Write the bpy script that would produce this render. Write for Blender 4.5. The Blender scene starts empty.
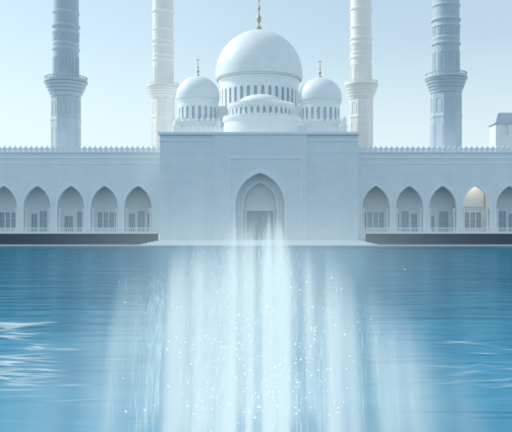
import bpy, bmesh, math, random
import numpy as np
from mathutils import Vector, Matrix
random.seed(7); np.random.seed(7)
scene=bpy.context.scene
col=scene.collection
F=742.0; CH=4.0; HY=225.0
def PX(px,D): return (px-256.0)*D/F
def PZ(py,D): return CH+(HY-py)*D/F
def N(nt,t,**kw):
    n=nt.nodes.new(t)
    for k,v in kw.items(): setattr(n,k,v)
    return n
def math_n(nt,op,a,b=None,c=None,clamp=False):
    n=nt.nodes.new('ShaderNodeMath'); n.operation=op; n.use_clamp=clamp
    for i,x in enumerate((a,b,c)):
        if x is None: continue
        if isinstance(x,(int,float)): n.inputs[i].default_value=x
        else: nt.links.new(x,n.inputs[i])
    return n.outputs[0]

# ------------------------------------------------------------ view / sky / sun
scene.view_settings.view_transform='Standard'; scene.view_settings.look='None'
scene.view_settings.exposure=0
AZ=math.radians(-66); EL=math.radians(40)
w=bpy.data.worlds.new("World"); scene.world=w; w.use_nodes=True
nt=w.node_tree; nt.nodes.clear()
sky=N(nt,'ShaderNodeTexSky'); sky.sky_type='NISHITA'; sky.sun_disc=False
sky.sun_elevation=EL; sky.sun_rotation=AZ; sky.air_density=1.0; sky.dust_density=2.0; sky.ozone_density=1.2
tint=N(nt,'ShaderNodeMixRGB',blend_type='MULTIPLY'); tint.inputs[0].default_value=1; nt.links.new(sky.outputs[0],tint.inputs[1]); tint.inputs[2].default_value=(0.86,1.03,1.02,1)
tc=N(nt,'ShaderNodeTexCoord'); sp=N(nt,'ShaderNodeSeparateXYZ'); nt.links.new(tc.outputs['Generated'],sp.inputs[0])
e=math_n(nt,'MAXIMUM',sp.outputs[2],0.0)
hz=math_n(nt,'POWER',2.718,math_n(nt,'MULTIPLY',e,-3.9))
hz=math_n(nt,'MAXIMUM',math_n(nt,'MULTIPLY',hz,1.0),0.38)
cm=N(nt,'ShaderNodeMapping'); cm.inputs['Scale'].default_value=(1,1,3.5); nt.links.new(tc.outputs['Generated'],cm.inputs[0])
cn=N(nt,'ShaderNodeTexNoise'); cn.inputs['Scale'].default_value=1.6; cn.inputs['Detail'].default_value=4; nt.links.new(cm.outputs[0],cn.inputs['Vector'])
hz=math_n(nt,'ADD',hz,math_n(nt,'MULTIPLY',math_n(nt,'SUBTRACT',cn.outputs['Fac'],0.5),0.3),clamp=True)
mx=N(nt,'ShaderNodeMixRGB'); nt.links.new(hz,mx.inputs[0]); nt.links.new(tint.outputs[0],mx.inputs[1]); mx.inputs[2].default_value=(6.05,6.95,7.2,1)
bg=N(nt,'ShaderNodeBackground'); bg.inputs['Strength'].default_value=0.15
out=N(nt,'ShaderNodeOutputWorld')
nt.links.new(mx.outputs[0],bg.inputs[0]); nt.links.new(bg.outputs[0],out.inputs[0])
S=Vector((math.sin(AZ)*math.cos(EL),math.cos(AZ)*math.cos(EL),math.sin(EL)))
sl=bpy.data.lights.new("sun","SUN"); sl.energy=2.4; sl.angle=math.radians(0.6); sl.color=(1,0.96,0.9)
so=bpy.data.objects.new("sun",sl); so.rotation_euler=S.to_track_quat('Z','Y').to_euler(); col.objects.link(so)
so.location=(-100,-20,120)

cam=bpy.data.cameras.new("camera"); co=bpy.data.objects.new("camera",cam); col.objects.link(co)
co.location=(0,0,CH); co.rotation_euler=(math.radians(90),0,0)
cam.sensor_width=36; cam.lens=F/512*36; cam.shift_y=(HY-216)/512.0; cam.clip_end=9000; cam.clip_start=0.1
scene.camera=co

# ------------------------------------------------------------ materials
def newmat(name):
    m=bpy.data.materials.new(name); m.use_nodes=True
    return m,m.node_tree,m.node_tree.nodes['Principled BSDF']
def marble(name,c1,c2,joint=True,rough=0.5,bs=2.2,joint_amt=0.08):
    m,nt,p=newmat(name)
    tc=N(nt,'ShaderNodeTexCoord')
    mp=N(nt,'ShaderNodeMapping'); mp.inputs['Scale'].default_value=(1,1,0.25)
    nt.links.new(tc.outputs['Object'],mp.inputs[0])
    no=N(nt,'ShaderNodeTexNoise'); no.inputs['Scale'].default_value=0.35; no.inputs['Detail'].default_value=6; no.inputs['Roughness'].default_value=0.65
    nt.links.new(mp.outputs[0],no.inputs['Vector'])
    cr=N(nt,'ShaderNodeValToRGB'); cr.color_ramp.elements[0].position=0.3; cr.color_ramp.elements[1].position=0.7
    cr.color_ramp.elements[0].color=(*c1,1); cr.color_ramp.elements[1].color=(*c2,1)
    nt.links.new(no.outputs['Fac'],cr.inputs[0])
    colr=cr.outputs[0]
    if joint:
        sp=N(nt,'ShaderNodeSeparateXYZ'); nt.links.new(tc.outputs['Object'],sp.inputs[0])
        cb=N(nt,'ShaderNodeCombineXYZ')
        nt.links.new(math_n(nt,'ADD',sp.outputs[0],sp.outputs[1]),cb.inputs[0]); nt.links.new(sp.outputs[2],cb.inputs[1])
        br=N(nt,'ShaderNodeTexBrick'); br.inputs['Scale'].default_value=1.0
        br.inputs['Brick Width'].default_value=bs; br.inputs['Row Height'].default_value=bs*0.5
        br.inputs['Mortar Size'].default_value=0.03; br.inputs['Mortar Smooth'].default_value=0.3
        br.inputs['Color1'].default_value=(1,1,1,1); br.inputs['Color2'].default_value=(0.95,0.96,0.965,1)
        br.inputs['Mortar'].default_value=(1-joint_amt,1-joint_amt,1-joint_amt,1)
        nt.links.new(cb.outputs[0],br.inputs['Vector'])
        mx=N(nt,'ShaderNodeMixRGB',blend_type='MULTIPLY'); mx.inputs[0].default_value=1
        nt.links.new(colr,mx.inputs[1]); nt.links.new(br.outputs['Color'],mx.inputs[2]); colr=mx.outputs[0]
        bp=N(nt,'ShaderNodeBump'); bp.inputs['Strength'].default_value=0.1; bp.inputs['Distance'].default_value=0.03
        nt.links.new(br.outputs['Color'],bp.inputs['Height']); nt.links.new(bp.outputs[0],p.inputs['Normal'])
    nt.links.new(colr,p.inputs['Base Color'])
    p.inputs['Roughness'].default_value=rough
    return m
M_white=marble("white_marble",(0.84,0.90,0.92),(0.91,0.94,0.95))
M_grey=marble("grey_and_shaded_marble",(0.50,0.59,0.65),(0.59,0.67,0.72))  # shade on the outer minarets put into the colour; pavilion roof too is grey
M_sunlit=marble("sunlit_cream_marble",(0.92,0.90,0.85),(0.96,0.94,0.90))  # sunlit look of the inner minarets put into the colour
M_trim=marble("pale_trim_marble",(0.88,0.92,0.94),(0.93,0.95,0.96),joint=False)
M_trimg=marble("shaded_trim_marble",(0.53,0.61,0.67),(0.61,0.68,0.73),joint=False)  # trim of the outer minarets, shade put into its colour
M_dome=marble("dome_marble",(0.78,0.86,0.89),(0.85,0.90,0.92),bs=1.6,rough=0.5,joint_amt=0.05)
M_inner=marble("hazed_interior_stone",(0.91,0.94,0.95),(0.94,0.96,0.97))  # lightened so the colour stands in for haze in the arcades
M_dark=marble("dark_blue_stone",(0.028,0.058,0.10),(0.045,0.085,0.13),bs=1.2,rough=0.7)
M_ground=marble("paving_stone",(0.52,0.56,0.59),(0.60,0.64,0.66),bs=1.5,rough=0.7)
def glassm(name,a,b):
    m,nt,p=newmat(name)
    no=N(nt,'ShaderNodeTexNoise'); no.inputs['Scale'].default_value=0.6
    cr=N(nt,'ShaderNodeValToRGB'); cr.color_ramp.elements[0].color=(*a,1); cr.color_ramp.elements[1].color=(*b,1)
    nt.links.new(no.outputs['Fac'],cr.inputs[0]); nt.links.new(cr.outputs[0],p.inputs['Base Color']); p.inputs['Roughness'].default_value=0.25
    return m
M_glass=glassm("hazed_window_glass",(0.40,0.52,0.61),(0.52,0.63,0.71))  # haze put into the glass colour as a paler tone
M_door=glassm("blue_grey_door_panel",(0.20,0.30,0.38),(0.30,0.41,0.50))
def goldm():
    m,nt,p=newmat("gold_leaf")
    no=N(nt,'ShaderNodeTexNoise'); no.inputs['Scale'].default_value=3
    cr=N(nt,'ShaderNodeValToRGB'); cr.color_ramp.elements[0].color=(0.45,0.40,0.28,1); cr.color_ramp.elements[1].color=(0.58,0.52,0.38,1)
    nt.links.new(no.outputs['Fac'],cr.inputs[0]); nt.links.new(cr.outputs[0],p.inputs['Base Color'])
    p.inputs['Metallic'].default_value=0.5; p.inputs['Roughness'].default_value=0.45
    return m
M_gold=goldm()
def latticem(name,hi,lo):
    m,nt,p=newmat(name)
    tc=N(nt,'ShaderNodeTexCoord'); sp=N(nt,'ShaderNodeSeparateXYZ'); nt.links.new(tc.outputs['Object'],sp.inputs[0])
    a=math_n(nt,'ARCTAN2',sp.outputs[1],sp.outputs[0]); u=math_n(nt,'MULTIPLY',a,10.0); v=math_n(nt,'MULTIPLY',sp.outputs[2],3.6)
    s1=math_n(nt,'ABSOLUTE',math_n(nt,'SINE',math_n(nt,'ADD',u,v))); s2=math_n(nt,'ABSOLUTE',math_n(nt,'SINE',math_n(nt,'SUBTRACT',u,v)))
    h=math_n(nt,'MINIMUM',s1,s2)
    cr=N(nt,'ShaderNodeValToRGB'); cr.color_ramp.elements[0].position=0.1; cr.color_ramp.elements[1].position=0.5
    cr.color_ramp.elements[0].color=(*hi,1); cr.color_ramp.elements[1].color=(*lo,1)
    nt.links.new(h,cr.inputs[0]); nt.links.new(cr.outputs[0],p.inputs['Base Color'])
    bp=N(nt,'ShaderNodeBump',invert=True); bp.inputs['Strength'].default_value=0.3; bp.inputs['Distance'].default_value=0.1
    nt.links.new(h,bp.inputs['Height']); nt.links.new(bp.outputs[0],p.inputs['Normal']); p.inputs['Roughness'].default_value=0.5
    return m
M_lat=latticem("carved_lattice_shaded",(0.56,0.64,0.70),(0.45,0.54,0.60))
M_latc=latticem("carved_lattice_sunlit",(0.95,0.92,0.87),(0.84,0.83,0.80))  # lattice tones carry the minarets' shaded and sunlit look

# ------------------------------------------------------------ mesh helpers
class MB:
    def __init__(s): s.v=[]; s.f=[]
    def face(s,pts):
        i=len(s.v); s.v+=[tuple(p) for p in pts]; s.f.append(tuple(range(i,i+len(pts))))
    def box(s,x0,x1,y0,y1,z0,z1):
        i=len(s.v)
        s.v+=[(x,y,z) for z in (z0,z1) for y in (y0,y1) for x in (x0,x1)]
        for f in ((0,2,3,1),(4,5,7,6),(0,1,5,4),(2,6,7,3),(0,4,6,2),(1,3,7,5)): s.f.append(tuple(i+k for k in f))
    def lathe(s,prof,n=48,cx=0,cy=0,rot=0):
        i=len(s.v); k=len(prof)
        for j in range(n):
            a=2*math.pi*j/n+rot
            for r,z in prof: s.v.append((cx+r*math.cos(a),cy+r*math.sin(a),z))
        for j in range(n):
            j2=(j+1)%n
            for q in range(k-1): s.f.append((i+j*k+q,i+j2*k+q,i+j2*k+q+1,i+j*k+q+1))
def finish(mb,name,mat,parent=None,inv=None,smooth=None,weld=True):
    me=bpy.data.meshes.new(name); me.from_pydata(mb.v,[],mb.f)
    bm=bmesh.new(); bm.from_mesh(me)
    if weld: bmesh.ops.remove_doubles(bm,verts=bm.verts,dist=0.0008)
    bmesh.ops.recalc_face_normals(bm,faces=bm.faces); bm.to_mesh(me); bm.free()
    me.materials.append(mat)
    ob=bpy.data.objects.new(name,me); col.objects.link(ob)
    if smooth is not None:
        for p in me.polygons: p.use_smooth=True
        try: me.set_sharp_from_angle(angle=math.radians(smooth))
        except Exception: pass
    if parent is not None:
        ob.parent=parent
        if inv is not None: ob.matrix_parent_inverse=Matrix.Translation(-Vector(inv))
    return ob
def empty(name,loc,label,cat,group=None):
    e=bpy.data.objects.new(name,None); e.location=loc; e.empty_display_size=2; col.objects.link(e)
    e["label"]=label; e["category"]=cat
    if group: e["group"]=group
    return e
def prof(uc,hw,spring,Rf,n=10):
    if Rf==0: return [(uc-hw,spring),(uc+hw,spring)]
    R=hw*Rf; cx=uc-hw+R; th=math.acos((uc-cx)/R)
    L=[(cx+R*math.cos(math.pi+(th-math.pi)*i/n),spring+R*math.sin(math.pi+(th-math.pi)*i/n)) for i in range(n+1)]
    Rr=[(2*uc-x,z) for x,z in L[-2::-1]]
    return L+Rr
def flat(y0):
    return lambda u,d,z:(u,y0+d,z)
def cyl(R,cx,cy):
    return lambda u,d,z:(cx+(R-d)*math.sin(u),cy-(R-d)*math.cos(u),z)
def arcwall(mb,mp,u0,u1,z0,z1,ops,d,n=10,sub=1,cap=True):
    def seg(ua,ub,za,zb,intr=False):
        for dd in (0,d): mb.face([mp(ua,dd,za),mp(ub,dd,zb),mp(ub,dd,z1),mp(ua,dd,z1)])
        if intr: mb.face([mp(ua,0,za),mp(ub,0,zb),mp(ub,d,zb),mp(ua,d,za)])
        if cap: mb.face([mp(ua,0,z1),mp(ub,0,z1),mp(ub,d,z1),mp(ua,d,z1)])
    def plain(ua,ub):
        for i in range(sub):
            a=ua+(ub-ua)*i/sub; b=ua+(ub-ua)*(i+1)/sub; seg(a,b,z0,z0)
    cur=u0
    for (uc,hw,sill,spring,Rf,us) in ops:
        P=prof(0,hw*us,spring,Rf,n); P=[(uc+x/us,z) for x,z in P]
        plain(cur,uc-hw)
        for (a,za),(b,zb) in zip(P[:-1],P[1:]): seg(a,b,za,zb,True)
        for e in (uc-hw,uc+hw): mb.face([mp(e,0,sill),mp(e,d,sill),mp(e,d,spring),mp(e,0,spring)])
        if sill>z0+0.01:
            for dd in (0,d): mb.face([mp(uc-hw,dd,z0),mp(uc+hw,dd,z0),mp(uc+hw,dd,sill),mp(uc-hw,dd,sill)])
            mb.face([mp(uc-hw,0,sill),mp(uc+hw,0,sill),mp(uc+hw,d,sill),mp(uc-hw,d,sill)])
        cur=uc+hw
    plain(cur,u1)
    for e in (u0,u1): mb.face([mp(e,0,z0),mp(e,d,z0),mp(e,d,z1),mp(e,0,z1)])
def archmold(mb,mp,uc,hw,base,spring,wd,Rf,proud,back=0.0,n=10):
    Pi=[(uc-hw,base)]+prof(uc,hw,spring,Rf,n)+[(uc+hw,base)]
    Po=[(uc-hw-wd,base)]+prof(uc,hw+wd,spring,Rf,n)+[(uc+hw+wd,base)]
    for i in range(len(Pi)-1):
        a,b,c,e=Pi[i],Pi[i+1],Po[i+1],Po[i]
        mb.face([mp(a[0],-proud,a[1]),mp(b[0],-proud,b[1]),mp(c[0],-proud,c[1]),mp(e[0],-proud,e[1])])
        mb.face([mp(e[0],-proud,e[1]),mp(c[0],-proud,c[1]),mp(c[0],back,c[1]),mp(e[0],back,e[1])])
        mb.face([mp(a[0],-proud,a[1]),mp(b[0],-proud,b[1]),mp(b[0],back,b[1]),mp(a[0],back,a[1])])
MER=[(-0.30,0),(-0.42,0.35),(-0.40,0.62),(-0.16,0.85),(0,1.25),(0.16,0.85),(0.40,0.62),(0.42,0.35),(0.30,0)]
def merlon(mb,fn,s=1.0,t=0.3):
    f=[fn(x*s*1.2,-t/2,z*s*0.92) for x,z in MER]; b=[fn(x*s*1.2,t/2,z*s*0.92) for x,z in MER]
    mb.face(f); mb.face(b)
    for i in range(len(MER)-1): mb.face([f[i],f[i+1],b[i+1],b[i]])
def domeprof(r,z0,h,bulge=0.04,n=22,tip=0.06):
    P=[]
    for i in range(n+1):
        t=i/n*math.pi/2
        rr=r*(math.cos(t)**0.92)*(1+bulge*math.sin(2*t)) if i<n else 0.0
        zz=z0+h*((1-tip)*math.sin(t)+tip*(t/(math.pi/2))**4)
        P.append((rr,zz))
    return P
def finial(name,cx,cy,z0,h,s,parent,inv):
    mb=MB()
    pr=[(0.0,z0-0.1),(0.75*s,z0-0.05),(0.5*s,z0+0.05*h),(0.14*s,z0+0.09*h),(0.12*s,z0+0.14*h),(0.42*s,z0+0.20*h),(0.50*s,z0+0.25*h),(0.42*s,z0+0.30*h),(0.12*s,z0+0.36*h),
        (0.10*s,z0+0.42*h),(0.28*s,z0+0.47*h),(0.33*s,z0+0.50*h),(0.28*s,z0+0.53*h),(0.09*s,z0+0.58*h),(0.08*s,z0+0.64*h),(0.2*s,z0+0.68*h),(0.2*s,z0+0.70*h),(0.06*s,z0+0.74*h),(0.05*s,z0+0.86*h)]
    mb.lathe(pr+[(0,z0+0.87*h)],20,cx,cy)
    R=0.07*h; n=16; zc=z0+0.87*h+R
    for i in range(n):
        def pt(k,sg):
            a=math.radians(-240+300*k/n); wv=0.28*R*math.sin(math.pi*k/n)+0.01
            return (R+sg*wv)*math.cos(a),(R+sg*wv)*math.sin(a)
        q=[pt(i,-1),pt(i+1,-1),pt(i+1,1),pt(i,1)]
        for yy in (-0.06*s,0.06*s): mb.face([(cx+x,cy+yy,zc+z) for x,z in q])
        for a,b in ((0,1),(2,3)): mb.face([(cx+q[a][0],cy-0.06*s,zc+q[a][1]),(cx+q[b][0],cy-0.06*s,zc+q[b][1]),(cx+q[b][0],cy+0.06*s,zc+q[b][1]),(cx+q[a][0],cy+0.06*s,zc+q[a][1])])
    return finish(mb,name,M_gold,parent,inv,smooth=50)

# ------------------------------------------------------------ ground, pool
WL=-0.35
gx0,gx1,gy0,gy1=-130,130,-60,146.6
mb=MB(); B=4000
xs=[-B,gx0,gx1,B]; ys=[-B,gy0,gy1,B]
for i in range(3):
    for j in range(3):
        if i==1 and j==1: continue
        mb.face([(xs[i],ys[j],0),(xs[i+1],ys[j],0),(xs[i+1],ys[j+1],0),(xs[i],ys[j+1],0)])
for a,b in (((gx0,gy0),(gx1,gy0)),((gx1,gy0),(gx1,gy1)),((gx1,gy1),(gx0,gy1)),((gx0,gy1),(gx0,gy0))):
    mb.face([(a[0],a[1],0),(b[0],b[1],0),(b[0],b[1],-1.5),(a[0],a[1],-1.5)])
g=finish(mb,"ground",M_ground); g["kind"]="structure"

def waterm():
    m,nt,p=newmat("pool_water"); nt.nodes.remove(p); o=nt.nodes['Material Output']
    tc=N(nt,'ShaderNodeTexCoord')
    def nz(sx,sy,scale,detail,dist=0.0,rough=0.5):
        mp=N(nt,'ShaderNodeMapping'); mp.inputs['Scale'].default_value=(sx,sy,1); nt.links.new(tc.outputs['Object'],mp.inputs[0])
        n=N(nt,'ShaderNodeTexNoise'); n.inputs['Scale'].default_value=scale; n.inputs['Detail'].default_value=detail; n.inputs['Distortion'].default_value=dist; n.inputs['Roughness'].default_value=rough
        nt.links.new(mp.outputs[0],n.inputs['Vector']); return n.outputs['Fac']
    a=nz(0.28,1.0,0.7,1,0.4); b=nz(0.4,1.3,3.0,1,0.2); c=nz(0.12,0.35,0.5,2)
    h=math_n(nt,'ADD',math_n(nt,'MULTIPLY',a,1.3),math_n(nt,'ADD',math_n(nt,'MULTIPLY',b,0.05),math_n(nt,'MULTIPLY',c,1.1)))
    bp=N(nt,'ShaderNodeBump'); bp.inputs['Strength'].default_value=1.0; bp.inputs['Distance'].default_value=0.14
    nt.links.new(h,bp.inputs['Height'])
    fr=N(nt,'ShaderNodeFresnel'); fr.inputs['IOR'].default_value=1.33; nt.links.new(bp.outputs[0],fr.inputs['Normal'])
    fac=math_n(nt,'MULTIPLY',fr.outputs[0],0.52)
    d=N(nt,'ShaderNodeBsdfDiffuse'); nt.links.new(bp.outputs[0],d.inputs['Normal'])
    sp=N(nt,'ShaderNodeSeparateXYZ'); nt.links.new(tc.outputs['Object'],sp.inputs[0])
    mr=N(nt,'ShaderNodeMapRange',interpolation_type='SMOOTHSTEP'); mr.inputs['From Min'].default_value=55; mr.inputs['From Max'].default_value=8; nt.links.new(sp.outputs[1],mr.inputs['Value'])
    def ramp(c1,c2):
        cr=N(nt,'ShaderNodeValToRGB'); cr.color_ramp.elements[0].position=0.3; cr.color_ramp.elements[1].position=0.7
        cr.color_ramp.elements[0].color=(*c1,1); cr.color_ramp.elements[1].color=(*c2,1); nt.links.new(nn,cr.inputs[0]); return cr.outputs[0]
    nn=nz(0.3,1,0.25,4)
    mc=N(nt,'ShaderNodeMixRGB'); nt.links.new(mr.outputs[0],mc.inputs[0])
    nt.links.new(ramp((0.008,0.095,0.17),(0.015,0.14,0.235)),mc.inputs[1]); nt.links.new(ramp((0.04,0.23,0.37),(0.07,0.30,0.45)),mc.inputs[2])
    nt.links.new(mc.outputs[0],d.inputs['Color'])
    gl=N(nt,'ShaderNodeBsdfGlossy'); gl.inputs['Roughness'].default_value=0.1; gl.inputs['Color'].default_value=(0.50,0.82,0.97,1)
    nt.links.new(bp.outputs[0],gl.inputs['Normal'])
    mx=N(nt,'ShaderNodeMixShader'); nt.links.new(fac,mx.inputs[0]); nt.links.new(d.outputs[0],mx.inputs[1]); nt.links.new(gl.outputs[0],mx.inputs[2])
    nt.links.new(mx.outputs[0],o.inputs['Surface'])
    return m
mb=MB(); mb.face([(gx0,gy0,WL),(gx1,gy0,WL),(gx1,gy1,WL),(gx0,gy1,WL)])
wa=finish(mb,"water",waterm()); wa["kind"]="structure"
mb=MB()
mb.box(gx0,gx1,gy1-0.15,gy1+0.9,-0.12,0.06)
k=finish(mb,"pool_coping",M_trim); k["kind"]="structure"

# ------------------------------------------------------------ mosque
ML=(PX(260,150),150,0)
mosque=empty("mosque",ML,"white marble mosque with three domes and crenellated arcades beside a pool","mosque")
def fin(mb,name,mat,parent=mosque,**kw):
    return finish(mb,name,mat,parent,ML if parent is mosque else None,**kw)
D=150.0
cx=PX(260,D)
xa,xb=PX(160,D),PX(358,D); zt=PZ(135,D)
cl,crr=PX(213,D),PX(307,D)
hw1=24.5*D/F; hw2=17*D/F
mb=MB()
arcwall(mb,flat(150.0),xa,xb,0,zt,[(cx,hw1+0.7,1.0,8.0,1.36,1)],1.2)
mb.box(xa,xb,158,166,0,zt-1.6)
for sx,ex in ((xa,xa+1.2),(xb-1.2,xb)): mb.box(sx,ex,151.203,157.997,0,zt)
portal=fin(mb,"entrance_portal",M_white)
mb=MB()
arcwall(mb,flat(149.6),cl,crr,0,zt+0.02,[(cx,hw1,1.0,8.0,1.36,1)],0.397)
fin(mb,"wall_panel",M_white,portal)
mb=MB()
fl,frr,ft=PX(228,D),PX(302,D),PZ(157,D)
mb.box(fl,fl+0.4,149.50,149.597,0.9,ft); mb.box(frr-0.4,frr,149.50,149.597,0.9,ft); mb.box(fl+0.403,frr-0.403,149.50,149.597,ft-0.4,ft)
archmold(mb,flat(149.597),cx,hw1,1.0,8.0,0.5,1.36,0.12)
fin(mb,"arch_frame",M_trim,portal)
mb=MB()
mb.box(xa-0.35,xb+0.35,149.35,150.9,zt+0.025,zt+0.55)
mb.box(xa-0.15,cl-0.003,149.88,149.995,zt-1.3,zt-1.0); mb.box(crr+0.003,xb+0.15,149.88,149.995,zt-1.3,zt-1.0)
mb.box(xa-0.3,xa+1.2,150.905,166,zt+0.025,zt+0.5); mb.box(xb-1.2,xb+0.3,150.905,166,zt+0.025,zt+0.5)
fin(mb,"cornice",M_trim,portal)
for a,b in ((PX(168,D),PX(206,D)),(PX(314,D),PX(351,D))):
    mb=MB()
    z0p,z1p=2.6,PZ(152,D)
    mb.box(a,a+0.2,149.95,149.997,z0p,z1p); mb.box(b-0.2,b,149.95,149.997,z0p,z1p)
    mb.box(a+0.2,b-0.2,149.95,149.997,z1p-0.2,z1p)
    fin(mb,"panel_border",M_white,portal)
mb=MB()
arcwall(mb,flat(152.3),cx-hw1-3,cx+hw1+3,0.9,zt-2,[(cx,hw2,1.0,8.0,1.42,1)],0.5)
fin(mb,"porch_wall",M_white,portal)
mb=MB(); archmold(mb,flat(152.297),cx,hw2,1.0,8.0,0.4,1.42,0.15); fin(mb,"inner_arch_frame",M_trim,portal)
mb=MB(); mb.box(cx-5,cx+5,154.6,155.0,0.9,zt-3); mb.box(cx-hw1-4,cx+hw1+4,151.3,154.59,0.3,0.99)
fin(mb,"porch_back_wall",M_inner,portal)
mb=MB()
dw=2.75
for sg in (-1,1):
    x0=cx+sg*0.04; x1=cx+sg*dw
    a,b=min(x0,x1),max(x0,x1)
    mb.box(a,b,154.4,154.55,1.0,6.9)
    for zz in (1.4,3.3,5.2): 
        mb.box(a+0.35,b-0.35,154.34,154.397,zz,zz+1.4)
fin(mb,"door",M_door,portal)
mb=MB()
mb.box(cx-dw-0.4,cx-dw-0.003,154.25,154.55,1.0,7.3); mb.box(cx+dw+0.003,cx+dw+0.4,154.25,154.55,1.0,7.3); mb.box(cx-dw,cx+dw,154.25,154.55,6.93,7.3)
for i in range(-4,5): mb.box(cx+i*0.65-0.06,cx+i*0.65+0.06,154.42,154.55,7.33,11.5)
fin(mb,"door_frame",M_trim,portal)
mb=MB()
for i in range(6):
    a=PX(140+i*3.6,148); b=PX(378-i*3.6,148)
    mb.box(a,b,147.4+i*0.24,148.95,0.001+i*0.165,0.001+(i+1)*0.165)
fin(mb,"entrance_steps",M_trim)

DW=156.0; mpw=DW/F
zp=2.5; ztop=PZ(153,DW); zs=PZ(207,DW)
def wing(sign):
    if sign<0: centers=[PX(138-33.6*i,DW) for i in range(0,7)][::-1]; x0=PX(-110,DW); x1=xa+0.6
    else: centers=[PX(376+33.4*i,DW) for i in range(0,7)]; x0=xb-0.6; x1=PX(622,DW)
    hw=13.6*mpw; RF=1.70
    mb=MB()
    arcwall(mb,flat(DW),x0,x1,zp,ztop,[(c,hw,zp+0.01,zs,RF,1) for c in centers],1.0)
    mb.box(x0,x1,DW+1.003,DW+9,ztop-1.2,ztop-0.4)
    wall=fin(mb,"arcade_wall",M_white)
    mb=MB(); 
    for c in centers: archmold(mb,flat(DW-0.003),c,hw,zp,zs,0.32,RF,0.12)
    fin(mb,"arch_moulding",M_trim,wall)
    mb=MB()
    mb.box(x0,x1,DW-0.25,DW+0.4,ztop+0.003,ztop+0.35); mb.box(x0,x1,DW-0.12,DW-0.003,ztop-1.15,ztop-0.85)
    mb.box(x0,x1,DW-0.08,DW-0.003,zp+14.3,zp+14.5)
    x=x0+0.6
    while x<x1-0.3:
        merlon(mb,lambda a,b,c,x=x:(x+a,DW+b,ztop+0.355+c),1.05,0.3); x+=1.12
    fin(mb,"crenellated_parapet",M_trim,wall)
    mb=MB()
    openings=[]
    for ci,c in enumerate(centers):
        sets=[((-2.0,0.62,3.9),(0,0.75,4.5),(2.0,0.62,3.9)),((-1.9,0.5,4.2),(-0.63,0.45,4.2),(0.63,0.45,4.2),(1.9,0.5,4.2)),((-1.6,0.9,3.4),(1.3,1.0,4.4))][(ci*2+(sign>0))%3]
        for o,h_,t_ in sets: openings.append((c+o,h_,zp+0.02+(0.9 if h_<0.6 else 0),zp+t_,0,1))
    arcwall(mb,flat(DW+4.6),x0,x1,zp,ztop-1.25,openings,0.25,n=4)
    mb.box(x0,x1,DW-2.9,DW+9,zp-0.3,zp-0.001)
    fin(mb,"gallery_wall",M_inner,wall)
    mb=MB(); 
    for c in centers:
        mb.box(c-3.2,c+3.2,DW+4.4,DW+4.597,zp+5.0,zp+5.35)
    for (uc,h_,sl_,tp_,_,_) in openings:
        mb.box(uc-0.04,uc+0.04,DW+4.7,DW+4.8,sl_,tp_); mb.box(uc-h_+0.003,uc-0.043,DW+4.7,DW+4.8,sl_+(tp_-sl_)*0.6,sl_+(tp_-sl_)*0.6+0.08)
        mb.box(uc+0.043,uc+h_-0.003,DW+4.7,DW+4.8,sl_+(tp_-sl_)*0.6,sl_+(tp_-sl_)*0.6+0.08)
    fin(mb,"gallery_trim",M_trim,wall)
    mb=MB()
    mb.box(x0,x1,DW+4.87,DW+4.97,zp,zp+5); fin(mb,"gallery_glazing",M_glass,wall)
    for c in centers:
        for sg in (-1,1):
            mb=MB()
            X=c+sg*(hw-0.32)
            mb.lathe([(0,zp),(0.30,zp),(0.30,zp+0.35),(0.19,zp+0.5),(0.16,zs-1.3),(0.19,zs-1.2),(0.3,zs-0.6),(0.34,zs-0.55),(0.34,zs-0.3),(0,zs-0.3)],12,X,DW+0.5)
            fin(mb,"column",M_trim,wall,smooth=40)
    mb=MB(); ex0,ex1=(x0,PX(158,153)) if sign<0 else (PX(366,153),x1)
    mb.box(ex0,ex1,153.1,153.6,0,zp-0.303); 
    fin(mb,"podium_wall",M_dark,wall)
    mb=MB(); mb.box(ex0,ex1,152.95,153.7,zp-0.3+0.0,zp-0.05)
    mb.box(ex0,ex1,153.2,153.4,zp+0.75,zp+0.95)
    x=ex0+0.2
    while x<ex1:
        mb.lathe([(0.05,zp-0.05),(0.13,zp+0.15),(0.05,zp+0.5),(0.07,zp+0.75)],6,x,153.3); x+=0.42
    fin(mb,"balustrade",M_trim,wall)
    if sign>0:
        c=centers[3]
        m_,n_,p_=newmat("painted_sunlight"); no=N(n_,'ShaderNodeTexNoise'); no.inputs['Scale'].default_value=1.2  # warm pale colour stands in for sunlight inside the arch
        cr=N(n_,'ShaderNodeValToRGB'); cr.color_ramp.elements[0].color=(0.91,0.88,0.83,1); cr.color_ramp.elements[1].color=(0.95,0.93,0.89,1)
        n_.links.new(no.outputs['Fac'],cr.inputs[0]); n_.links.new(cr.outputs[0],p_.inputs['Base Color'])
        mb=MB(); mb.box(c-2.9,c+2.9,DW+4.25,DW+4.38,zp+5.4,ztop-1.3)
        fin(mb,"sunlight_panel",m_,wall)
        for sg in (-1,1):
            mb=MB(); mb.box(c+sg*3.4-0.2,c+sg*3.4+0.2,DW+1.01,DW+4.59,zp,ztop-1.25); fin(mb,"bay_divider",M_inner,wall)
        m_,n_,p_=newmat("added_glow"); p_.inputs['Emission Color'].default_value=(1,0.92,0.78,1); p_.inputs['Emission Strength'].default_value=0.4; p_.inputs['Base Color'].default_value=(0.9,0.85,0.7,1)  # glowing globe added to brighten this bay
        mb=MB(); zc=zs+6.2
        mb.lathe([(0,zc-0.6),(0.3,zc-0.45),(0.42,zc),(0.3,zc+0.45),(0.1,zc+0.6),(0.03,zc+0.7),(0.03,ztop-1.25)],10,c,DW+2.4)
        fin(mb,"added_glow_globe",m_,wall,smooth=40)
        pl=bpy.data.lights.new("added_fill_light","POINT"); pl.energy=120; pl.color=(1,0.92,0.80); pl.shadow_soft_size=0.5  # point light added to make the bay look sunlit
        po=bpy.data.objects.new("added_fill_light",pl); po.location=(c,DW+2.4,zc-1.2); col.objects.link(po)
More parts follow.
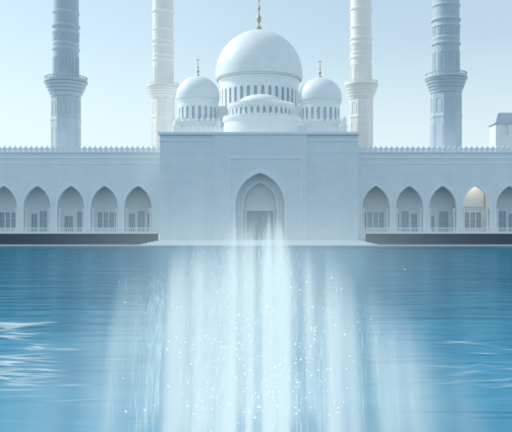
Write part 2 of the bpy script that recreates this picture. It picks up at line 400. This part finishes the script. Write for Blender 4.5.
wing(-1); wing(1)

def drum(cxx,cyy,R,z0,z1,nwin,name,parent,merl=True,wfrac=0.28,ms=0.8):
    mb=MB(); us=R
    a=2*math.pi/nwin
    ops=[(-math.pi+a*(i+0.5),a*wfrac,z0+(z1-z0)*0.12,z0+(z1-z0)*0.62,1.25,us) for i in range(nwin)]
    arcwall(mb,cyl(R,cxx,cyy),-math.pi,math.pi,z0,z1,ops,R*0.03,n=4,sub=2)
    mb.lathe([(R*0.93,z0),(R*1.05,z0),(R*1.05,z0+0.3),(R+0.003,z0+0.35)],48,cxx,cyy)
    mb.lathe([(R+0.003,z1-0.55),(R*1.02,z1-0.5),(R*1.03,z1-0.25),(R*1.04,z1-0.1),(R*1.04,z1+0.12),(R*0.9,z1+0.12)],64,cxx,cyy)
    ob=fin(mb,name,M_white,parent,smooth=35)
    mb=MB(); mb.lathe([(R*0.962,z0+0.05),(R*0.962,z1-0.1)],64,cxx,cyy); fin(mb,"drum_glazing",M_glass,ob,smooth=60)
    if merl:
        mb=MB(); nm=int(2*math.pi*R/(ms*1.15))
        for i in range(nm):
            t=2*math.pi*i/nm; f=cyl(R*1.02,cxx,cyy)
            merlon(mb,lambda x,y,z,t=t,f=f:f(t+x/R,y,z1+0.125+z),ms,0.2)
        fin(mb,"merlon_ring",M_trim,ob)
    return ob
def dome(cxx,cyy,r,z0,h,parent,fh,fs,name="dome",**kw):
    mb=MB(); P=domeprof(r,z0+0.5,h-0.5,**kw)
    mb.lathe([(r*0.96,z0),(r*0.985,z0+0.25),(r*0.97,z0+0.4)]+P,72,cxx,cyy)
    ob=fin(mb,name,M_dome,parent,smooth=50)
    finial("finial",cxx,cyy,z0+h,fh,fs,ob,None)
    return ob
Dm=200.0; m=Dm/F; mx_=PX(259,Dm)
zb=PZ(82,Dm); ztp=PZ(30,Dm)
mb=MB(); mb.box(mx_-14,mx_+14,186.5,214,0,PZ(113,Dm)-0.3); base=fin(mb,"dome_base",M_white)
dr=drum(mx_,Dm,39.5*m,PZ(113,Dm)-0.3,zb,36,"main_drum",mosque,merl=False,wfrac=0.22)
dome(mx_,Dm,43.5*m,zb+0.1,ztp-zb,mosque,11.5,1.2,name="main_dome",bulge=0.035)
Ds=186.0; m=Ds/F
for pc in (198,320):
    X=PX(pc,Ds); off=0 if pc==198 else 1.5
    zb=PZ(102+off,Ds); zt2=PZ(76+off,Ds)
    mb=MB(); mb.box(X-5.9,X+5.9,180.3,192,16,PZ(124,Ds))
    fin(mb,"dome_base",M_white)
    mb=MB()
    n=9
    for i in range(n):
        xx=X-5.5+11*i/(n-1)
        merlon(mb,lambda a,b,c,xx=xx:(xx+a,180.5+b,PZ(124,Ds)+0.003+c),1.0,0.3)
    fin(mb,"crenellated_parapet",M_trim)
    drum(X,Ds,19.8*m,PZ(124,Ds)+0.003,zb,20,"side_drum",mosque,merl=False,wfrac=0.23)
    dome(X,Ds,21.6*m,zb+0.1,zt2-zb,mosque,4.3,0.7,name="side_dome",bulge=0.05)
Df=172.0; m=Df/F; X=PX(261,Df)
drum(X,Df,37*m,16,PZ(121,Df),44,"lower_tier",mosque,merl=True,wfrac=0.24,ms=0.62)
drum(X,Df,32.5*m,PZ(121,Df)+0.13,PZ(108,Df),34,"upper_tier",mosque,merl=True,wfrac=0.22,ms=0.55)
dome(X,Df,23*m,PZ(108,Df)+0.1,13*m,mosque,1.2,0.3,name="front_dome")
mb=MB(); mb.box(PX(168,166),PX(352,166),166.2,224,0,20.8); fin(mb,"prayer_hall",M_white)
mb=MB()
Dk=176.0
zz=PZ(130,Dk)
mb.box(PX(173,Dk),PX(347,Dk),Dk,Dk+0.5,18,zz)
x=PX(173,Dk)+0.5
while x<PX(347,Dk)-0.3:
    merlon(mb,lambda a,b,c,x=x:(x+a,Dk+0.25+b,zz+0.003+c),0.95,0.3); x+=1.05
fin(mb,"roof_parapet",M_white)
for pc in (176,219,300,343):
    mb=MB()
    X=PX(pc,Dk+3); mb.lathe([(0.9,18),(0.9,zz+1.0),(1.1,zz+1.1),(1.1,zz+1.4),(0.8,zz+1.45),(0.72,zz+2.0),(0.4,zz+2.6),(0,zz+3.1)],16,X,Dk+3)
    fin(mb,"roof_turret",M_trim,smooth=40)

# ------------------------------------------------------------ minarets
def minaret(pc,Dn,hwpx,bwpx,yb0,yb1,label,MW,MT,ML_):
    m=Dn/F; X=PX(pc,Dn); r=hwpx*m; br=bwpx*m
    e=empty("minaret",(X,Dn,0),label,"minaret","minarets around the mosque")
    z1=PZ(yb1,Dn); z0=PZ(yb0,Dn)
    k=r/3.1
    mb=MB()
    r8=r/math.cos(math.pi/8)
    mb.lathe([(0,0),(r8*1.25,0),(r8*1.25,14),(r8*1.0,15),(r8,z1-6.0),(r8*1.03,z1-5.8),(r8*1.03,z1-5.4),(r8,z1-5.2),(r8,z1-0.4)],8,rot=math.pi/8)
    sh=finish(mb,"shaft",MW,e)
    mb=MB()
    for j in range(8):
        a=math.pi/4*j
        c,s_=math.cos(a),math.sin(a)
        def T(u,d,z): return ((r-d)*c-u*s_,(r-d)*s_+u*c,z)
        za,zc=17,z1-7.5
        for u0,u1 in ((-0.95*k,-0.8*k),(0.8*k,0.95*k)):
            mb.face([T(u0,-0.06,za),T(u1,-0.06,za),T(u1,-0.06,zc),T(u0,-0.06,zc)])
            mb.face([T(u0,-0.06,za),T(u0,0.1,za),T(u0,0.1,zc),T(u0,-0.06,zc)]); mb.face([T(u1,-0.06,za),T(u1,0.1,za),T(u1,0.1,zc),T(u1,-0.06,zc)])
        archmold(mb,lambda u,d,z:T(u,d,z),0,0.55*k,z1-4.6,z1-2.2,0.2,1.3,0.08,n=4)
    finish(mb,"panel_moulding",MT,e)
    # stepped, flared corbel courses
    mb=MB(); P=[(r*1.0,z1-0.4),(r*1.08,z1-0.3),(r*1.08,z1)]
    st=4
    for i in range(st):
        t0=(i+1)/st; rr=r*1.08+(br-r*1.08)*t0**0.9; rp=r*1.08+(br-r*1.08)*(i/st)**0.9
        zz=z1+(z0-1.2-z1)*(i/st); hh=(z0-1.2-z1)/st
        P+=[(rp+(rr-rp)*0.35,zz+hh*0.30),(rr*0.99,zz+hh*0.52),(rr,zz+hh*0.60),(rr,zz+hh*0.88),(rr*0.955,zz+hh*0.92)]
    P+=[(br*0.97,z0-1.2),(br*1.03,z0-1.15),(br*1.03,z0-0.95),(r*0.9,z0-0.95)]
    mb.lathe(P,32)
    ba=finish(mb,"balcony",MW,e,smooth=25)
    mb=MB(); n=32
    for i in range(n):
        a=2*math.pi*i/n; mb.lathe([(0.07,z0-0.95),(0.1,z0-0.6),(0.07,z0-0.1)],6,br*0.98*math.cos(a),br*0.98*math.sin(a))
    mb.lathe([(br*0.95,z0-0.1),(br*1.01,z0-0.1),(br*1.01,z0+0.08),(br*0.95,z0+0.08),(br*0.95,z0-0.1)],32)
    mb.lathe([(br*0.965,z0-0.94),(br*0.995,z0-0.94),(br*0.995,z0-0.45),(br*0.965,z0-0.45)],32)
    finish(mb,"railing",MT,ba,smooth=40)
    ru=r*0.92; zu=z0-0.95; H=26.0*k
    mb=MB(); mb.lathe([(ru,zu),(ru,zu+H),(0,zu+H)],40); finish(mb,"upper_shaft",ML_,e,smooth=40)
    for off,ww in ((0.3,0.08),(7.2,0.09),(8.3,0.05),(11.0,0.08),(12.4,0.12),(15.5,0.07),(20.5,0.1)):
        mb=MB()
        z=zu+off*k; R1=ru*(1+ww)
        mb.lathe([(ru-0.02,z-0.3*k),(R1,z),(R1,z+0.35*k),(ru-0.02,z+0.5*k)],40)
        finish(mb,"ring_moulding",MT,e,smooth=30)
    for off,hh in ((1.3,5.2),(9.2,1.4)):
        mb=MB()
        for i in range(12):
            a=2*math.pi*i/12; f=lambda u,d,z,a=a:((ru-d)*math.cos(a+u/ru),(ru-d)*math.sin(a+u/ru),z)
            archmold(mb,f,0,0.42*k,zu+off*k,zu+(off+hh*0.7)*k,0.2*k,1.3,0.08,n=4,back=0.1)
        finish(mb,"arch_relief",MT,e)
    zg=zu+H
    mb=MB(); mb.lathe([(ru,zg-1.5*k),(ru*1.45,zg),(ru*1.5,zg+0.3),(ru*1.5,zg+1.3),(ru*1.42,zg+1.3),(ru*1.42,zg+0.35),(0.1,zg+0.35)],32); finish(mb,"upper_gallery",MW,e,smooth=30)
    mb=MB()
    for i in range(8):
        a=2*math.pi*i/8; mb.lathe([(0.35*k,zg+0.35),(0.28*k,zg+0.8),(0.28*k,zg+6*k),(0.4*k,zg+6.4*k)],10,ru*0.75*math.cos(a),ru*0.75*math.sin(a))
    mb.lathe([(ru*0.55,zg+0.4),(ru*0.55,zg+6.4*k)],24)
    mb.lathe([(ru*0.9,zg+6.4*k),(ru*1.05,zg+6.8*k),(ru*1.05,zg+7.3*k),(ru*0.7,zg+7.35*k)],24)
    finish(mb,"lantern",MT,e,smooth=40)
    mb=MB(); mb.lathe(domeprof(ru*0.85,zg+7.35*k,3.4*k,bulge=0.15),32); finish(mb,"cap_dome",M_dome,e,smooth=50)
    finial("finial",0,0,zg+10.7*k,4.5*k,0.9*k,e,None)
LG="tall shade-toned stone minaret with flared balcony, behind the arcade"
LC="tall sunlit-toned marble minaret with flared balcony, beside the domes"
minaret(66,170,13.6,20.8,78,96,LG,M_grey,M_trimg,M_lat)
minaret(163,212,11.3,16.2,84,98,LC,M_sunlit,M_sunlit,M_latc)
minaret(361,212,11.3,16.8,82,98,LC,M_sunlit,M_sunlit,M_latc)
minaret(446,166,14.2,20.2,74,92,LG,M_grey,M_trimg,M_lat)

Dp=186.0; X0=PX(489.5,Dp+5); X1=X0+11.5
pv=empty("pavilion",((X0+X1)/2,Dp+2.5,0),"pale stone pavilion with flat chamfered roof behind the arcade","pavilion")
mb=MB(); c=(X0+X1)/2
arcs=[(c-3.6,1.0,PZ(135,Dp),PZ(128,Dp),1.3,1),(c,1.0,PZ(135,Dp),PZ(128,Dp),1.3,1),(c+3.6,1.0,PZ(135,Dp),PZ(128,Dp),1.3,1)]
arcwall(mb,flat(Dp),X0,X1,0,PZ(124,Dp),arcs,0.5)
mb.box(X0,X1,Dp+0.503,Dp+5,0,PZ(124,Dp))
finish(mb,"wall",M_white,pv,pv.location)
mb=MB()
z0=PZ(124,Dp)+0.003; 
def ring(o,z): return [(X0+o,Dp+o,z),(X1-o,Dp+o,z),(X1-o,Dp+5-o,z),(X0+o,Dp+5-o,z)]
rs=[ring(-0.25,z0),ring(-0.25,z0+0.4),ring(0.1,z0+0.45),ring(0.35,z0+1.6),ring(0.9,z0+2.9),ring(1.3,z0+3.1)]
for a,b in zip(rs[:-1],rs[1:]):
    for i in range(4): mb.face([a[i],a[(i+1)%4],b[(i+1)%4],b[i]])
mb.face(rs[-1]); finish(mb,"roof",M_grey,pv,pv.location)

# ------------------------------------------------------------ fountain
FC=(PX(262,15),15,WL)
ft_=empty("fountain",FC,"cluster of tall misty white water jets rising from the pool","fountain")
def sprayrm(name,em):
    m,nt,p=newmat(name); o=nt.nodes['Material Output']; nt.nodes.remove(p)
    no=N(nt,'ShaderNodeTexNoise'); no.inputs['Scale'].default_value=2.0; no.inputs['Detail'].default_value=0
    cr=N(nt,'ShaderNodeValToRGB'); cr.color_ramp.elements[0].color=(0.8,0.93,0.98,1); cr.color_ramp.elements[1].color=(0.92,0.98,1,1)
    nt.links.new(no.outputs['Fac'],cr.inputs[0])
    d=N(nt,'ShaderNodeBsdfDiffuse'); t=N(nt,'ShaderNodeBsdfTranslucent')
    nt.links.new(cr.outputs[0],d.inputs[0]); nt.links.new(cr.outputs[0],t.inputs[0])
    mx=N(nt,'ShaderNodeMixShader'); mx.inputs[0].default_value=0.5
    nt.links.new(d.outputs[0],mx.inputs[1]); nt.links.new(t.outputs[0],mx.inputs[2])
    e=N(nt,'ShaderNodeEmission'); e.inputs['Color'].default_value=(0.75,0.93,1,1); e.inputs['Strength'].default_value=em  # added self-glow stands in for light scattered inside the water
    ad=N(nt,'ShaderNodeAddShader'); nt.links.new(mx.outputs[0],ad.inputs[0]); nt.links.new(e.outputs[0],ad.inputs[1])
    nt.links.new(ad.outputs[0],o.inputs['Surface'])
    return m
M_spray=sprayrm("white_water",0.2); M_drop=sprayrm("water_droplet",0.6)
def spindles(name,P,Dr,L,R,parent,inv):
    n=len(P); Dr=Dr/np.linalg.norm(Dr,axis=1,keepdims=True)
    up=np.tile(np.array([[0.3,1,0.1]]),(n,1)); a=np.cross(Dr,up); a/=np.linalg.norm(a,axis=1,keepdims=True); b=np.cross(Dr,a)
    V=np.zeros((n,5,3))
    V[:,0]=P-Dr*L[:,None]/2; V[:,4]=P+Dr*L[:,None]/2
    for i in range(3):
        t=2*math.pi*i/3; V[:,1+i]=P+(a*math.cos(t)+b*math.sin(t))*R[:,None]
    fb=np.array([[0,2,1],[0,3,2],[0,1,3],[4,1,2],[4,2,3],[4,3,1]])
    Fc=(fb[None]+5*np.arange(n)[:,None,None]).reshape(-1,3)
    me=bpy.data.meshes.new(name); me.vertices.add(n*5); me.vertices.foreach_set('co',V.reshape(-1).astype(np.float32))
    me.loops.add(len(Fc)*3); me.loops.foreach_set('vertex_index',Fc.reshape(-1).astype(np.int32))
    me.polygons.add(len(Fc)); me.polygons.foreach_set('loop_start',(np.arange(len(Fc))*3).astype(np.int32))
    me.update(calc_edges=True); me.validate()
    me.materials.append(M_spray)
    ob=bpy.data.objects.new(name,me); col.objects.link(ob); ob.parent=parent; ob.matrix_parent_inverse=Matrix.Translation(-Vector(inv))
    return ob
def topy(px):
    d=px-255
    return 234+(d*0.62 if d>0 else -d*0.36)
g9=9.81
FAN=0.02
NJ=72
for j in range(NJ):
    if j<14: px=random.gauss(256,30)
    elif j<54: px=random.gauss(262,66)
    else: px=random.uniform(115,410)
    px=min(410,max(110,px))
    Dj=random.uniform(10.5,18)
    ty=topy(px)+abs(random.gauss(0,42))
    if j<14: ty=topy(px)+random.uniform(0,22)
    h=PZ(ty,Dj)-WL; h=max(h,0.9)
    outer=abs(px-262)>115
    v=math.sqrt(2*g9*h); n=int(150*random.uniform(0.4,1.4)*(0.4 if outer else 1))
    T=2*v/g9
    t=np.where(np.random.rand(n)<0.62,np.random.rand(n)*T/2,T/2+np.random.rand(n)*T/2)
    k=random.uniform(0.02,0.07)
    lv=np.random.randn(n,2)*k*v*0.35
    z=WL+v*t-0.5*g9*t*t+np.random.randn(n)*0.10*h*(t/T)
    X=PX(px,Dj)-FC[0]
    s=1.04/(1+FAN*(z-WL)); xx=X*s
    P=np.stack([FC[0]+xx+lv[:,0]*t,Dj+lv[:,1]*t,z],1)
    vz=np.where(np.abs(v-g9*t)<1,1,v-g9*t)
    slope=-xx*FAN/(1+FAN*(z-WL))
    Dr=np.stack([lv[:,0]*0.3+slope*vz,lv[:,1]*0.3,vz],1)
    L=np.clip(np.abs(vz)*0.10,0.04,0.8)*np.random.uniform(0.5,1.6,n); R=np.random.uniform(0.0005,0.0018,n)
    keep=z>WL+0.02
    spindles("water_jet",P[keep],Dr[keep],L[keep],R[keep],ft_,FC)
# drifting mist: one soft volume, dense in upright veils with ragged peaks
mm=bpy.data.materials.new("fountain_mist"); mm.use_nodes=True; nt=mm.node_tree; nt.nodes.clear()
o=N(nt,'ShaderNodeOutputMaterial'); tc=N(nt,'ShaderNodeTexCoord'); sp=N(nt,'ShaderNodeSeparateXYZ'); nt.links.new(tc.outputs['Object'],sp.inputs[0])
X_=math_n(nt,'SUBTRACT',sp.outputs[0],FC[0]-0.05); Y_=math_n(nt,'SUBTRACT',sp.outputs[1],14.0); Z_=math_n(nt,'SUBTRACT',sp.outputs[2],WL)
XF=math_n(nt,'MULTIPLY',X_,math_n(nt,'ADD',1.0,math_n(nt,'MULTIPLY',Z_,0.025)))
cbf=N(nt,'ShaderNodeCombineXYZ'); nt.links.new(XF,cbf.inputs[0]); nt.links.new(sp.outputs[1],cbf.inputs[1]); nt.links.new(sp.outputs[2],cbf.inputs[2])
def gauss(v,s): 
    q=math_n(nt,'DIVIDE',v,s); return math_n(nt,'EXPONENT',math_n(nt,'MULTIPLY',math_n(nt,'MULTIPLY',q,q),-1.0))
def vnoise(sx,sy,sz,detail,a,b,lo,hi):
    mp=N(nt,'ShaderNodeMapping'); mp.inputs['Scale'].default_value=(sx,sy,sz); mp.inputs['Location'].default_value=(3.3,1.7,0.4); nt.links.new(cbf.outputs[0],mp.inputs[0])
    no=N(nt,'ShaderNodeTexNoise'); no.inputs['Scale'].default_value=1.0; no.inputs['Detail'].default_value=detail; nt.links.new(mp.outputs[0],no.inputs['Vector'])
    mr=N(nt,'ShaderNodeMapRange',interpolation_type='SMOOTHSTEP'); mr.inputs['From Min'].default_value=a; mr.inputs['From Max'].default_value=b; mr.inputs['To Min'].default_value=lo; mr.inputs['To Max'].default_value=hi
    nt.links.new(no.outputs['Fac'],mr.inputs['Value']); return mr.outputs[0]
broad=vnoise(2.0,0.24,0.10,1,0.37,0.63,0.22,1.0)
fine=vnoise(5.0,0.3,0.12,1,0.40,0.66,0.14,1.0)
ax=math_n(nt,'MAXIMUM',math_n(nt,'MULTIPLY',X_,0.68),math_n(nt,'MULTIPLY',X_,-0.50))
zt_=math_n(nt,'ADD',math_n(nt,'SUBTRACT',4.05,ax),math_n(nt,'MULTIPLY',math_n(nt,'ADD',fine,broad),0.38))
vf=math_n(nt,'DIVIDE',math_n(nt,'SUBTRACT',zt_,Z_),1.2,clamp=True)
env=math_n(nt,'MULTIPLY',gauss(XF,2.75),1.0)
env=math_n(nt,'ADD',env,math_n(nt,'MULTIPLY',gauss(XF,1.2),0.6))
env=math_n(nt,'MULTIPLY',math_n(nt,'MULTIPLY',env,math_n(nt,'MULTIPLY',fine,broad)),vf)
hazev=math_n(nt,'MULTIPLY',math_n(nt,'MULTIPLY',gauss(X_,2.5),gauss(math_n(nt,'SUBTRACT',Z_,3.5),1.1)),0.10)
den=math_n(nt,'MULTIPLY',math_n(nt,'ADD',env,hazev),gauss(Y_,2.8))
ab=N(nt,'ShaderNodeVolumeAbsorption'); em=N(nt,'ShaderNodeEmission'); ad=N(nt,'ShaderNodeAddShader')
ab.inputs['Color'].default_value=(0,0,0,1); nt.links.new(den,ab.inputs['Density']); em.inputs['Color'].default_value=(0.72,0.92,1.0,1); nt.links.new(den,em.inputs['Strength'])  # mist glows by emission in place of scattered daylight
nt.links.new(ab.outputs[0],ad.inputs[0]); nt.links.new(em.outputs[0],ad.inputs[1]); nt.links.new(ad.outputs[0],o.inputs['Volume'])
try: mm.cycles.volume_step_rate=2.0
except Exception as ex: print(ex)
mb=MB(); mb.lathe([(0,WL+0.01),(6.3,WL+0.01),(6.5,2.6),(5.2,4.6),(2.8,5.6),(0,5.8)],28,FC[0],14.0)
ob=finish(mb,"mist",mm,ft_,FC); ob["kind"]="stuff"
# loose droplets
n=440
px=np.random.normal(262,46,n); py=np.random.triangular(265,390,436,n); Dd=np.random.uniform(9.0,13.0,n)
P=np.stack([(px-256)*Dd/F,Dd,CH+(HY-py)*Dd/F],1); P=P[P[:,2]>WL+0.03]
bm=bmesh.new()
for q in P:
    bmesh.ops.create_icosphere(bm,subdivisions=1,radius=random.choice((0.004,0.005,0.006,0.008,0.010,0.013)),matrix=Matrix.Translation(Vector(q)))
me=bpy.data.meshes.new("droplets"); bm.to_mesh(me); bm.free(); me.materials.append(M_drop)
ob=bpy.data.objects.new("droplets",me); col.objects.link(ob); ob.parent=ft_; ob.matrix_parent_inverse=Matrix.Translation(-Vector(FC)); ob["kind"]="stuff"

# painted water glints: pale soft-edged strips laid on the pool
def glintmat():
    m,nt,p=newmat("painted_glints"); no=N(nt,'ShaderNodeTexNoise'); no.inputs['Scale'].default_value=3; no.inputs['Detail'].default_value=3
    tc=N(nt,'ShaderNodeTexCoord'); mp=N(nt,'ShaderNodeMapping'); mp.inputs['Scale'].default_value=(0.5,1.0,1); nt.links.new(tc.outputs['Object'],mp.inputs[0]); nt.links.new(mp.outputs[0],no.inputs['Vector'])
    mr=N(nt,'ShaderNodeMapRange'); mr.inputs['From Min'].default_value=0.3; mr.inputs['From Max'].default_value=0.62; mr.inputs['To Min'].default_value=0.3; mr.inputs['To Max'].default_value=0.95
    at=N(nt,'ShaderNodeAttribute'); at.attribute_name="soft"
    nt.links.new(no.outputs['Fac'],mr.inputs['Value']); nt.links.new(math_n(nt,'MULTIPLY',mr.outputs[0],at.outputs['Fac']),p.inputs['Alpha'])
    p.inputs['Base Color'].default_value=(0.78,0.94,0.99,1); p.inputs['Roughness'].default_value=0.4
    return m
M_glint=glintmat()
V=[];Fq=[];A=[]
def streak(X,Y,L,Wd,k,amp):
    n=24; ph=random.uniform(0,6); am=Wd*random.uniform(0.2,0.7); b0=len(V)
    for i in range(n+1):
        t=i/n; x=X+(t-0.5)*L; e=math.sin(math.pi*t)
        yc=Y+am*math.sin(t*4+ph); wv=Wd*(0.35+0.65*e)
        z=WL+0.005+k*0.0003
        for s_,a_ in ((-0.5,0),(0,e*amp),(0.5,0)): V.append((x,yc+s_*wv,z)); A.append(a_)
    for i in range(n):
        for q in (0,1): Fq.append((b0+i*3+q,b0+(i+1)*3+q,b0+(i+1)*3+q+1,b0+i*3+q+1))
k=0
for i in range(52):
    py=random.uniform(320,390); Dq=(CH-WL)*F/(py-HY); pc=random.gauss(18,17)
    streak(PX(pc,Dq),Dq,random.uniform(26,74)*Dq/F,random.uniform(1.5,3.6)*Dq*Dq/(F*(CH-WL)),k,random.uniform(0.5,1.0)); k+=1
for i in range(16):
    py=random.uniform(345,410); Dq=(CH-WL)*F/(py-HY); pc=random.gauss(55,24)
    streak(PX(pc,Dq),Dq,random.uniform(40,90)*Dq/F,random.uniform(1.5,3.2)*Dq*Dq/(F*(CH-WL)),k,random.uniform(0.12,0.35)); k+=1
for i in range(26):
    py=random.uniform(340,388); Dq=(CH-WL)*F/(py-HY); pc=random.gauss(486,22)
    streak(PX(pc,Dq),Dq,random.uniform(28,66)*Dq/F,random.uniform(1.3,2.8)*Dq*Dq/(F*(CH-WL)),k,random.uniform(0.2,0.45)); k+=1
me=bpy.data.meshes.new("painted_glints"); me.from_pydata(V,[],Fq); at=me.attributes.new("soft",'FLOAT','POINT'); at.data.foreach_set('value',A)
me.materials.append(M_glint); ob=bpy.data.objects.new("painted_glints",me); col.objects.link(ob); ob["kind"]="stuff"
